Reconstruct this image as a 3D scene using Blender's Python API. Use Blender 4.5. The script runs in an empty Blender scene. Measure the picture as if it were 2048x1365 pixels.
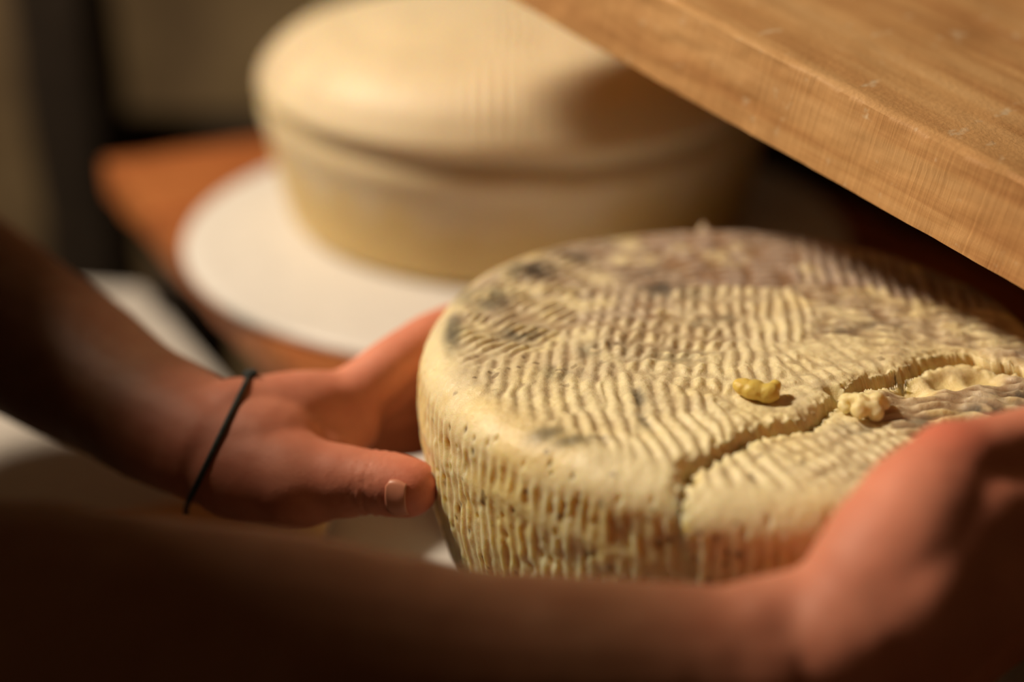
import bpy, bmesh, math, random
import numpy as np
from mathutils import Vector, Matrix
from mathutils.bvhtree import BVHTree

# ------------------------------------------------------------------ camera, world, lights, exposure
S = bpy.context.scene
COL = S.collection
CZ = 1.32                       # camera height above the cellar floor
TH = math.radians(25.0)         # camera looks down by this much
F = 2844.0                      # 50 mm lens on a 36 mm sensor, 2048 px frame
CT, ST = math.cos(TH), math.sin(TH)

cam_d = bpy.data.cameras.new('camera')
cam = bpy.data.objects.new('camera', cam_d)
COL.objects.link(cam)
cam.location = (0, 0, CZ)
cam.rotation_euler = (math.radians(90) - TH, 0, 0)
cam_d.lens = 50.0
cam_d.sensor_width = 36.0
cam_d.clip_start = 0.02
cam_d.dof.use_dof = True
cam_d.dof.focus_distance = 0.55
cam_d.dof.aperture_fstop = 1.9
S.camera = cam

S.view_settings.view_transform = 'Standard'
S.view_settings.look = 'None'
S.view_settings.gamma = 1.0
S.view_settings.exposure = 0.0
S.view_settings.use_curve_mapping = False

world = bpy.data.worlds.new('cellar_air')
S.world = world
world.use_nodes = True
bg = world.node_tree.nodes['Background']
bg.inputs['Color'].default_value = (1.0, 0.62, 0.34, 1)
bg.inputs['Strength'].default_value = 0.03

def area_light(name, loc, target, size, power, color):
    d = bpy.data.lights.new(name, 'AREA')
    d.shape = 'DISK'
    d.size = size
    d.energy = power
    d.color = color
    o = bpy.data.objects.new(name, d)
    COL.objects.link(o)
    o.location = loc
    v = Vector(target) - Vector(loc)
    o.rotation_euler = v.to_track_quat('-Z', 'Y').to_euler()
    return o

area_light('cellar_lamp', (-1.28, 0.88, CZ + 1.12), (0.0, 0.54, CZ - 0.30), 0.27, 60, (1.0, 0.82, 0.60))
area_light('fill_light', (-1.6, -0.6, CZ + 1.0), (0.0, 0.6, CZ - 0.3), 0.6, 1.2, (1.0, 0.66, 0.36))  # weak fill added from the front left, not a lamp of the cellar

# ------------------------------------------------------------------ helpers
def P(px, py, d):
    """point seen at photo pixel px,py at depth d along the view axis"""
    u = (px - 1024.0) / F
    v = (682.5 - py) / F
    return Vector((u * d, d * (CT + v * ST), CZ + d * (v * CT - ST)))

def PZ(px, py, z):
    """point seen at photo pixel px,py on the level plane at height z (relative to the camera)"""
    v = (682.5 - py) / F
    return P(px, py, z / (v * CT - ST))

def hash2(ix, iy, iz, seed):
    n = (ix.astype(np.int64) * 374761393 + iy.astype(np.int64) * 668265263 + iz.astype(np.int64) * 2147483647 + seed * 974711) & 0xffffffff
    n = ((n ^ (n >> 13)) * 1274126177) & 0xffffffff
    n = (n ^ (n >> 16)) & 0xffffffff
    n = (n * 2246822519) & 0xffffffff
    n = (n ^ (n >> 15)) & 0xffffff
    return n / float(0xffffff) * 2 - 1

def vnoise(x, y, z=None, seed=0):
    x = np.asarray(x, float); y = np.asarray(y, float)
    z = np.zeros_like(x) if z is None else np.asarray(z, float)
    x0, y0, z0 = np.floor(x), np.floor(y), np.floor(z)
    fx, fy, fz = x - x0, y - y0, z - z0
    fx = fx * fx * fx * (fx * (fx * 6 - 15) + 10)
    fy = fy * fy * fy * (fy * (fy * 6 - 15) + 10)
    fz = fz * fz * (3 - 2 * fz)
    def L(a, b, t): return a + (b - a) * t
    r = []
    for k in ((0, 1) if np.any(fz > 0) else (0,)):
        a = L(hash2(x0, y0, z0 + k, seed), hash2(x0 + 1, y0, z0 + k, seed), fx)
        b = L(hash2(x0, y0 + 1, z0 + k, seed), hash2(x0 + 1, y0 + 1, z0 + k, seed), fx)
        r.append(L(a, b, fy))
    return r[0] if len(r) == 1 else L(r[0], r[1], fz)

def fbm(x, y, z=None, seed=0, octv=3):
    s = 0; a = 1.0; t = 0
    for o in range(octv):
        s = s + a * vnoise(x * 2 ** o + 7.3 * o, y * 2 ** o - 3.1 * o, None if z is None else z * 2 ** o, seed + o)
        t += a; a *= 0.5
    return s / t

def sstep(a, b, x):
    t = np.clip((x - a) / (b - a), 0, 1)
    return t * t * (3 - 2 * t)

def mesh_np(name, verts, quads, smooth=True):
    me = bpy.data.meshes.new(name)
    verts = np.asarray(verts, np.float32); quads = np.asarray(quads, np.int32)
    me.vertices.add(len(verts)); me.vertices.foreach_set('co', verts.ravel())
    n, k = quads.shape
    me.loops.add(n * k); me.loops.foreach_set('vertex_index', quads.ravel())
    me.polygons.add(n)
    me.polygons.foreach_set('loop_start', np.arange(0, n * k, k, dtype=np.int32))
    me.polygons.foreach_set('use_smooth', np.full(n, smooth, bool))
    me.update(calc_edges=True); me.validate()
    return me

def set_color(me, name, rgb):
    a = me.attributes.new(name, 'FLOAT_COLOR', 'POINT')
    c = np.ones((len(rgb), 4), np.float32); c[:, :3] = rgb
    a.data.foreach_set('color', c.ravel())

def set_float(me, name, val):
    a = me.attributes.new(name, 'FLOAT', 'POINT')
    a.data.foreach_set('value', np.asarray(val, np.float32))

def link(name, me, mat=None, parent=None, loc=None):
    o = bpy.data.objects.new(name, me)
    COL.objects.link(o)
    if mat is not None and me is not None:
        me.materials.clear(); me.materials.append(mat)
    if loc is not None: o.location = loc
    if parent is not None: o.parent = parent
    return o

def tag(o, label, cat, group=None):
    o['label'] = label; o['category'] = cat
    if group: o['group'] = group
    return o

def structure(o):
    o['kind'] = 'structure'
    return o

# ------------------------------------------------------------------ materials
def mat(name, color=(0.5, 0.5, 0.5), rough=0.5):
    m = bpy.data.materials.new(name)
    m.use_nodes = True
    b = m.node_tree.nodes['Principled BSDF']
    b.inputs['Base Color'].default_value = (*color, 1)
    b.inputs['Roughness'].default_value = rough
    return m, m.node_tree, b

def nn(nt, typ, **kw):
    n = nt.nodes.new(typ)
    for k, v in kw.items():
        if k.startswith('_'): setattr(n, k[1:], v)
        else: n.inputs[k].default_value = v
    return n

def ramp(nt, fac, stops):
    r = nt.nodes.new('ShaderNodeValToRGB')
    e = r.color_ramp.elements
    while len(e) < len(stops): e.new(0.5)
    for i, (p, c) in enumerate(stops):
        e[i].position = p; e[i].color = (*c, 1)
    nt.links.new(fac, r.inputs[0])
    return r.outputs[0]

def mixc(nt, fac, a, b, mode='MIX'):
    n = nt.nodes.new('ShaderNodeMix'); n.data_type = 'RGBA'; n.blend_type = mode
    for sock, val in ((n.inputs[0], fac), (n.inputs[6], a), (n.inputs[7], b)):
        if isinstance(val, bpy.types.NodeSocket): nt.links.new(val, sock)
        elif isinstance(val, (int, float)): sock.default_value = val
        else: sock.default_value = (*val, 1)
    return n.outputs[2]

def bump(nt, b, h, strength, dist):
    n = nn(nt, 'ShaderNodeBump', Strength=strength, Distance=dist)
    nt.links.new(h, n.inputs['Height'])
    nt.links.new(n.outputs[0], b.inputs['Normal'])

def coords(nt, scale=(1, 1, 1), rot=(0, 0, 0)):
    t = nt.nodes.new('ShaderNodeTexCoord')
    m = nn(nt, 'ShaderNodeMapping')
    m.inputs['Scale'].default_value = scale
    m.inputs['Rotation'].default_value = rot
    nt.links.new(t.outputs['Object'], m.inputs[0])
    return m.outputs[0]

def noise(nt, vec, scale, detail=4, rough=0.55, dist=0.0):
    n = nn(nt, 'ShaderNodeTexNoise', Scale=scale, Detail=detail, Roughness=rough, Distortion=dist)
    nt.links.new(vec, n.inputs['Vector'])
    return n.outputs['Fac']

def cheese_material(name, sss=0.38):
    m, nt, b = mat(name, rough=0.42)
    a = nn(nt, 'ShaderNodeAttribute'); a.attribute_name = 'rind'
    v = coords(nt)
    n1 = noise(nt, v, 420, 4, 0.6)
    n2 = noise(nt, v, 1500, 3, 0.6)
    c = mixc(nt, 0.22, a.outputs['Color'], ramp(nt, n1, [(0.3, (0.62, 0.5, 0.3)), (0.7, (1, 0.97, 0.9))]), 'MULTIPLY')
    nt.links.new(c, b.inputs['Base Color'])
    sa = nn(nt, 'ShaderNodeAttribute'); sa.attribute_name = 'moist'
    nt.links.new(sa.outputs['Fac'], b.inputs['Subsurface Weight'])
    b.inputs['Subsurface Radius'].default_value = (1.0, 0.62, 0.25)
    b.inputs['Subsurface Scale'].default_value = 0.011
    b.inputs['Specular IOR Level'].default_value = 0.45
    h = nn(nt, 'ShaderNodeMath', _operation='ADD')
    nt.links.new(n1, h.inputs[0]); nt.links.new(n2, h.inputs[1])
    bump(nt, b, h.outputs[0], 0.35, 0.0006)
    return m

def wood_material(name, dark, mid, light, along=(1, 0, 0), flecks=0.0, saw=0.0, rough=0.6, scale=1.0):
    m, nt, b = mat(name, rough=rough)
    sc = [60 * scale] * 3
    for i in range(3):
        if along[i]: sc[i] = 5 * scale
    v = coords(nt, sc)
    g = noise(nt, v, 1.0, 6, 0.62, 0.6)
    c = ramp(nt, g, [(0.28, dark), (0.5, mid), (0.74, light)])
    v2 = coords(nt)
    blot = noise(nt, v2, 14 * scale, 4, 0.6)
    c = mixc(nt, 0.55, c, ramp(nt, blot, [(0.35, (0.62, 0.5, 0.4)), (0.62, (1, 1, 1))]), 'MULTIPLY')
    hsrc = g
    if flecks:
        vf = coords(nt, (90, 35, 90))
        fl = noise(nt, vf, 1.0, 3, 0.7)
        f2 = ramp(nt, fl, [(0.62, (0, 0, 0)), (0.74, (flecks,) * 3)])
        c = mixc(nt, f2, c, (0.72, 0.58, 0.40))
    if saw:
        vs = coords(nt, (420, 420, 10))
        sn = noise(nt, vs, 1.0, 3, 0.6)
        c = mixc(nt, saw, c, ramp(nt, sn, [(0.35, (0.5, 0.42, 0.36)), (0.6, (1, 1, 1))]), 'MULTIPLY')
        add = nn(nt, 'ShaderNodeMath', _operation='ADD')
        nt.links.new(g, add.inputs[0]); nt.links.new(sn, add.inputs[1]); hsrc = add.outputs[0]
    nt.links.new(c, b.inputs['Base Color'])
    bump(nt, b, hsrc, 0.35, 0.0010)
    b.inputs['Specular IOR Level'].default_value = 0.3
    return m

def plain_noise(name, c0, c1, scale, rough=0.6, bmp=0.2, dist=0.001, spec=0.4):
    m, nt, b = mat(name, rough=rough)
    v = coords(nt)
    n = noise(nt, v, scale, 5, 0.6)
    nt.links.new(ramp(nt, n, [(0.32, c0), (0.68, c1)]), b.inputs['Base Color'])
    bump(nt, b, n, bmp, dist)
    b.inputs['Specular IOR Level'].default_value = spec
    return m

M_CHEESE = cheese_material('mould_rind_cheese')
M_FRESH = cheese_material('young_cheese', 0.5)
M_PLANK = wood_material('rough_sawn_plank', (0.48, 0.235, 0.09), (0.65, 0.375, 0.16), (0.76, 0.49, 0.24), (1, 0, 0), 0.8, 0.12, 0.6)
M_SHELF = wood_material('orange_stained_shelf', (0.21, 0.068, 0.020), (0.37, 0.115, 0.033), (0.43, 0.19, 0.058), (0, 1, 0), 0, 0.15, 0.5)
M_TAN = wood_material('tan_board_wood', (0.36, 0.18, 0.06), (0.50, 0.27, 0.09), (0.58, 0.34, 0.13), (1, 0, 0), 0, 0.1, 0.55)
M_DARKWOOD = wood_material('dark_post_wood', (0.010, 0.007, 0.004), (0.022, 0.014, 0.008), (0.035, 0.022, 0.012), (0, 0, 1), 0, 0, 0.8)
M_PLATE = plain_noise('white_plastic', (0.64, 0.62, 0.60), (0.69, 0.67, 0.65), 60, 0.38, 0.05, 0.0005)
M_TABLE = plain_noise('white_worktop', (0.40, 0.37, 0.345), (0.46, 0.43, 0.40), 9, 0.45, 0.06, 0.001)
M_FLOOR = plain_noise('cellar_floor_concrete', (0.05, 0.042, 0.03), (0.10, 0.08, 0.06), 6, 0.8, 0.4, 0.004)
M_WALL = plain_noise('cellar_plaster', (0.10, 0.065, 0.035), (0.24, 0.17, 0.085), 3.0, 0.9, 0.6, 0.02)
M_CEIL = plain_noise('cellar_ceiling_plaster', (0.12, 0.09, 0.06), (0.20, 0.15, 0.10), 4, 0.9, 0.4, 0.01)

def skin_material():
    m, nt, b = mat('skin', rough=0.56)
    a = nn(nt, 'ShaderNodeAttribute'); a.attribute_name = 'skin_tone'
    v = coords(nt)
    n = noise(nt, v, 55, 4, 0.6)
    c = mixc(nt, 0.5, a.outputs['Color'], ramp(nt, n, [(0.35, (0.78, 0.62, 0.56)), (0.65, (1, 1, 1))]), 'MULTIPLY')
    nt.links.new(c, b.inputs['Base Color'])
    b.inputs['Subsurface Weight'].default_value = 0.25
    b.inputs['Subsurface Radius'].default_value = (1.0, 0.35, 0.2)
    b.inputs['Subsurface Scale'].default_value = 0.004
    b.inputs['Specular IOR Level'].default_value = 0.3
    fine = noise(nt, v, 700, 3, 0.6)
    bump(nt, b, fine, 0.3, 0.0006)
    return m
M_SKIN = skin_material()
M_NAIL, _, _b = mat('fingernail', (0.62, 0.25, 0.16), 0.35)
M_CORD = plain_noise('dark_cord', (0.018, 0.024, 0.026), (0.05, 0.065, 0.065), 900, 0.7, 0.5, 0.0006)
M_SHIRT = plain_noise('dark_shirt_cotton', (0.03, 0.032, 0.036), (0.05, 0.052, 0.058), 300, 0.9, 0.3, 0.0008)
M_TROUSER = plain_noise('dark_trouser_cloth', (0.02, 0.022, 0.03), (0.035, 0.038, 0.05), 300, 0.9, 0.3, 0.0008)
M_SHOE = plain_noise('black_leather', (0.012, 0.011, 0.010), (0.02, 0.018, 0.016), 200, 0.45, 0.2, 0.0005)
M_HAIR = plain_noise('dark_brown_hair', (0.012, 0.008, 0.005), (0.03, 0.02, 0.012), 200, 0.6, 0.7, 0.002)
M_EYE, _, _b = mat('eye_white', (0.75, 0.72, 0.68), 0.2)
M_IRIS, _, _b = mat('iris', (0.05, 0.03, 0.015), 0.2)

# ------------------------------------------------------------------ shapes
def rough_board(name, origin, ex, ey, lx, ly, t, material, nx=120, ny=60, nz=8, amp=0.0008, seed=1, parent=None, edge=0.0025):
    """a sawn board: corner origin, unit axes ex (length), ey (width), thickness t down from the top; uneven faces and worn arrises"""
    ex = Vector(ex).normalized(); ey = Vector(ey); ey = (ey - ex * ey.dot(ex)).normalized(); ez = ex.cross(ey)
    bm = bmesh.new()
    def grid(o, a, b, na, nb):
        vs = [[bm.verts.new(o + a * (i / na) + b * (j / nb)) for j in range(nb + 1)] for i in range(na + 1)]
        for i in range(na):
            for j in range(nb):
                bm.faces.new((vs[i][j], vs[i + 1][j], vs[i + 1][j + 1], vs[i][j + 1]))
    X = Vector((lx, 0, 0)); Y = Vector((0, ly, 0)); Z = Vector((0, 0, t)); O = Vector((0, 0, -t))
    grid(O + Z, X, Y, nx, ny); grid(O, Y, X, ny, nx)
    grid(O, X, Z, nx, nz); grid(O + Y, Z, X, nz, nx)
    grid(O, Z, Y, nz, ny); grid(O + X, Y, Z, ny, nz)
    bmesh.ops.remove_doubles(bm, verts=bm.verts, dist=1e-6)
    me = bpy.data.meshes.new(name); bm.to_mesh(me); bm.free()
    n = len(me.vertices); co = np.empty(n * 3, np.float32); me.vertices.foreach_get('co', co); co = co.reshape(-1, 3).astype(float)
    x, y, z = co[:, 0].copy(), co[:, 1].copy(), co[:, 2].copy()
    # worn arrises: pull the long edges in
    for ax, lo, hi in ((1, 0, ly), (2, -t, 0), (0, 0, lx)): pass
    dy = np.minimum(y, ly - y); dz = np.minimum(-z, z + t); dx = np.minimum(x, lx - x)
    e = edge * (1 + 0.6 * vnoise(x * 60, y * 60, z * 60, seed + 9))
    near = (dy < 1e-6) & (dz < 1e-6)
    sy = np.where(y < ly / 2, 1, -1); sz = np.where(z > -t / 2, -1, 1); sx = np.where(x < lx / 2, 1, -1)
    co[:, 1] += np.where(near, sy * e * 0.5, 0); co[:, 2] += np.where(near, sz * e * 0.5, 0)
    near = (dx < 1e-6) & (dz < 1e-6)
    co[:, 0] += np.where(near, sx * e * 0.5, 0); co[:, 2] += np.where(near, sz * e * 0.5, 0)
    # uneven sawn faces
    co[:, 1] += np.where(dy < 1e-6, amp * fbm(x * 45, z * 120, None, seed), 0)
    co[:, 2] += np.where(dz < 1e-6, amp * fbm(x * 25, y * 50, None, seed + 4), 0)
    me.vertices.foreach_set('co', co.astype(np.float32).ravel())
    me.polygons.foreach_set('use_smooth', np.full(len(me.polygons), True))
    me.update()
    try: me.set_sharp_from_angle(angle=math.radians(50))
    except Exception: pass
    o = link(name, me, material, parent)
    R = Matrix((ex, ey, ez)).transposed().to_4x4()
    R.translation = Vector(origin)
    o.matrix_world = R
    return o

def lathe(name, prof, n, material, loc, parent=None):
    prof = np.asarray(prof, float); k = len(prof)
    a = np.linspace(0, 2 * np.pi, n, endpoint=False)
    v = np.stack([np.outer(prof[:, 0], np.cos(a)), np.outer(prof[:, 0], np.sin(a)), np.repeat(prof[:, 1:2], n, 1)], -1).reshape(-1, 3)
    i, j = np.meshgrid(np.arange(k - 1), np.arange(n), indexing='ij')
    j2 = (j + 1) % n
    q = np.stack([i * n + j, (i + 1) * n + j, (i + 1) * n + j2, i * n + j2], -1).reshape(-1, 4)[:, ::-1]
    me = mesh_np(name, v, q)
    bm = bmesh.new(); bm.from_mesh(me); bmesh.ops.remove_doubles(bm, verts=bm.verts, dist=1e-6)
    bmesh.ops.recalc_face_normals(bm, faces=bm.faces); bm.to_mesh(me); bm.free()
    return link(name, me, material, parent, loc)

# ------------------------------------------------------------------ the cellar
def slab(name, x0, x1, y0, y1, z0, z1, material):
    bm = bmesh.new()
    bmesh.ops.create_cube(bm, size=1)
    for v in bm.verts:
        v.co = Vector((x0 + (v.co.x + .5) * (x1 - x0), y0 + (v.co.y + .5) * (y1 - y0), z0 + (v.co.z + .5) * (z1 - z0)))
    me = bpy.data.meshes.new(name); bm.to_mesh(me); bm.free()
    return structure(link(name, me, material))

slab('floor', -2.6, 2.2, -2.2, 2.4, -0.1, 0.0, M_FLOOR)
slab('ceiling', -2.6, 2.2, -2.2, 2.4, 2.5, 2.6, M_CEIL)
slab('wall_left', -2.7, -2.6, -2.2, 2.4, 0, 2.5, M_WALL)
slab('wall_right', 2.2, 2.3, -2.2, 2.4, 0, 2.5, M_WALL)
slab('wall_front', -2.6, 2.2, -2.3, -2.2, 0, 2.5, M_WALL)
# back wall: rough plaster with hollows
nx, nz = 160, 90
gx, gz = np.meshgrid(np.linspace(-2.6, 2.2, nx), np.linspace(0, 2.5, nz), indexing='ij')
gy = 2.0 + 0.035 * fbm(gx * 3.2, gz * 3.2, None, 5, 4)
v = np.stack([gx, gy, gz], -1).reshape(-1, 3)
i, j = np.meshgrid(np.arange(nx - 1), np.arange(nz - 1), indexing='ij')
q = np.stack([i * nz + j, (i + 1) * nz + j, (i + 1) * nz + j + 1, i * nz + j + 1], -1).reshape(-1, 4)
me = mesh_np('wall_back', v, q)
wb = structure(link('wall_back', me, M_WALL))
sol = wb.modifiers.new('thickness', 'SOLIDIFY'); sol.thickness = 0.12; sol.offset = -1

# ------------------------------------------------------------------ levels
Z_SHELF = -0.355                # top of the shelf, below the camera
Z_PLATE = -0.347
Z_TOP = -0.2465                 # top of the aged wheel
RC = 0.13                       # its radius
CX, CY = 0.0935, 0.539          # its axis

# lower shelf: its lit left face runs away to the back left
SB1 = PZ(215, 395, Z_SHELF - 0.033); SB2 = PZ(487, 714, Z_SHELF - 0.033)
sdir = (SB2 - SB1).normalized()
sperp = Vector((-sdir.y, sdir.x, 0))
if sperp.x < 0: sperp = -sperp
shelf_o = Vector((SB1.x, SB1.y, CZ + Z_SHELF))
rack = link('shelf_rack', None)
rack.location = (0.3, 0.7, 0)
tag(rack, 'wooden shelf with orange lit edge under the pale wheel on its white plate', 'shelf')
def keep(o):
    o.matrix_parent_inverse = rack.matrix_world.inverted()
rack_m = Matrix.Translation(rack.location)
def rack_part(o):
    mw = o.matrix_world.copy(); o.parent = rack; o.matrix_parent_inverse = rack_m.inverted(); o.matrix_basis = mw
rack_part(rough_board('shelf_board', shelf_o, sdir, sperp, 0.95, 0.475, 0.033, M_SHELF, 90, 50, 4, 0.0007, 11))
rack_part(rough_board('shade_panel', shelf_o + sperp * 0.477 + Vector((0, 0, 0.12)), sdir, Vector((0, 0, -1)), 0.95, 0.155, 0.018, M_DARKWOOD, 40, 10, 3, 0.0008, 13))  # dark panel added to cover the lit wall where deep shade belongs
def post(name, x, y, z0, z1, w, material):
    o = rough_board(name, (x - w / 2, y - w / 2, z0), (0, 0, 1), (1, 0, 0), z1 - z0, w, w, material, 40, 6, 6, 0.001, 31)
    return o
e1 = shelf_o + sdir * 0.05 + sperp * 0.06
e2 = shelf_o + sdir * 0.05 + sperp * 0.37
e3 = shelf_o + sdir * 0.88 + sperp * 0.37
e4 = shelf_o + sdir * 0.88 + sperp * 0.10
zb = CZ + Z_SHELF - 0.033
for e in (e1, e2, e3, e4):
    rack_part(post('leg', e.x, e.y, 0.0, zb - 0.04, 0.05, M_DARKWOOD))
for a, b in ((e1, e2), (e4, e3)):
    d = (b - a).normalized()
    rack_part(rough_board('cross_rail', Vector((a.x, a.y, zb)) - d * 0.04 - Vector((-d.y, d.x, 0)) * 0.02, d, (-d.y, d.x, 0), (b - a).length + 0.08, 0.04, 0.04, M_DARKWOOD, 20, 4, 4, 0.001, 41))

# ------------------------------------------------------------------ dark uprights behind the shelf
def upright(label, px0, px1, d, z0, z1, depth):
    a = P(px0, 300, d); b = P(px1, 300, d); y = (a.y + b.y) / 2
    o = rough_board('timber_post', (a.x, y, z0), (0, 0, 1), (1, 0, 0), z1 - z0, b.x - a.x, depth, M_DARKWOOD, 60, 10, 10, 0.004, 71)
    tag(o, label, 'post')
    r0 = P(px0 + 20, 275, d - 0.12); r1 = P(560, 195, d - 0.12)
    r = rough_board('cross_rail', (r0.x, y - depth * 0.0 - 0.05, r0.z), (1, 0, 0), (0, 1, 0), r1.x - r0.x, 0.05, 0.055, M_DARKWOOD, 30, 6, 6, 0.002, 73)  # dark bar added in place of the black shadow behind the shelf end
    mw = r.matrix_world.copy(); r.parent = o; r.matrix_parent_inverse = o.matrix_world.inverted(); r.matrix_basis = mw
    return o
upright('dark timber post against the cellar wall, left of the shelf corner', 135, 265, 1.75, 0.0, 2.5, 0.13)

# ------------------------------------------------------------------ upper board, sloping across the top right
B1 = P(1051, 20, 0.69); B2 = P(2048, 588, 0.53)
bdir = (B2 - B1).normalized()
bw = Vector((-bdir.y, bdir.x, 0)).normalized()
if bw.x < 0: bw = -bw
T_UP = 0.039
upz = bdir.cross(bw).normalized()
if upz.z < 0: upz = -upz
up_o = B1 - bdir * 0.168 + upz * T_UP
ub = rough_board('upper_shelf', up_o, bdir, bw, 0.168 + (B2 - B1).length + 0.10, 0.46, T_UP, M_PLANK, 420, 140, 24, 0.0009, 21, None, 0.003)
for a_ in (0.20, 0.168 + (B2 - B1).length + 0.04):
    q_ = up_o + bdir * a_ + bw * 0.43
    r_ = rough_board('post', (q_.x - 0.02, q_.y - 0.02, 0.0), (0, 0, 1), (1, 0, 0), q_.z - T_UP - 0.004, 0.04, 0.04, M_DARKWOOD, 40, 6, 6, 0.001, 33)
    mw = r_.matrix_world.copy(); r_.parent = ub; r_.matrix_parent_inverse = ub.matrix_world.inverted(); r_.matrix_basis = mw
tag(ub, 'thick rough sawn wooden board sloping above the mouldy cracked wheel', 'board')

# ------------------------------------------------------------------ white worktop left of the shelf, tan board on it
ZT = -0.45
t1 = PZ(285, 572, ZT); t2 = PZ(430, 735, ZT)
tdir = (t2 - t1).normalized()
tperp = Vector((-tdir.y, tdir.x, 0))
if tperp.x > 0: tperp = -tperp
table = link('worktop_table', None)
table.location = (t1.x, t1.y, 0)
tag(table, 'white worktop below the shelf, showing between the two forearms', 'table')
tm = Matrix.Translation(table.location)
def table_part(o):
    mw = o.matrix_world.copy(); o.parent = table; o.matrix_parent_inverse = tm.inverted(); o.matrix_basis = mw
def prism(name, pts, z0, z1, material, bev=0.003):
    bm = bmesh.new()
    f = bm.faces.new([bm.verts.new((p.x, p.y, z0)) for p in pts])
    r = bmesh.ops.extrude_face_region(bm, geom=[f])
    for g in r['geom']:
        if isinstance(g, bmesh.types.BMVert): g.co.z = z1
    bmesh.ops.recalc_face_normals(bm, faces=bm.faces)
    bmesh.ops.bevel(bm, geom=list(bm.edges), offset=bev, segments=2, affect='EDGES')
    me = bpy.data.meshes.new(name); bm.to_mesh(me); bm.free()
    return link(name, me, material)
tfar = PZ(60, 560, ZT)
tt = prism('tabletop', [t1, t1 + tdir * 1.0, t1 + tdir * 1.0 + tperp * 0.2, PZ(-120, 1150, ZT), PZ(-420, 760, ZT), PZ(60, 560, ZT)], CZ + ZT - 0.03, CZ + ZT, M_TABLE)
table_part(tt)
k1 = PZ(322, 1003, ZT + 0.02); k2 = PZ(640, 930, ZT + 0.02); kd = (k2 - k1).normalized(); kp = Vector((kd.y, -kd.x, 0))
tb = rough_board('cutting_board', Vector((k1.x, k1.y, CZ + ZT + 0.02)) + kp * 0.16 - kd * 0.04, kd, -kp, 0.14, 0.16, 0.02, M_TAN, 40, 40, 4, 0.0003, 61)
tag(tb, 'tan wooden board on the white worktop, just under the left hand', 'board')
for a, b in ((0.05, 0.05), (0.05, 0.19), (0.95, 0.05), (0.95, 0.19)):
    q_ = t1 + tdir * a + tperp * b * 0.7
    table_part(post('leg', q_.x, q_.y, 0, CZ + ZT - 0.03, 0.04, M_DARKWOOD))

# ------------------------------------------------------------------ plates
def plate(label, cx, cy, r):
    zt, tck = 0.0, 0.008
    prof = [(0, zt), (r * 0.5, zt), (r - 0.012, zt), (r - 0.004, zt - 0.0004), (r - 0.0012, zt - 0.0018), (r, zt - 0.004), (r - 0.001, zt - 0.0064), (r - 0.004, zt - tck), (r * 0.5, zt - tck), (0, zt - tck)]
    o = lathe('round_plate', prof, 160, M_PLATE, (cx, cy, CZ + Z_PLATE))
    tag(o, label, 'plate')
    return o
pc = PZ(1035, 440, Z_PLATE)
plate('round white plate under the pale smooth cheese wheel at the back', pc.x, pc.y, 0.2317)
plate('white plate under the cracked mouldy wheel, half hidden by the forearm', CX, CY, 0.178)

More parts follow.
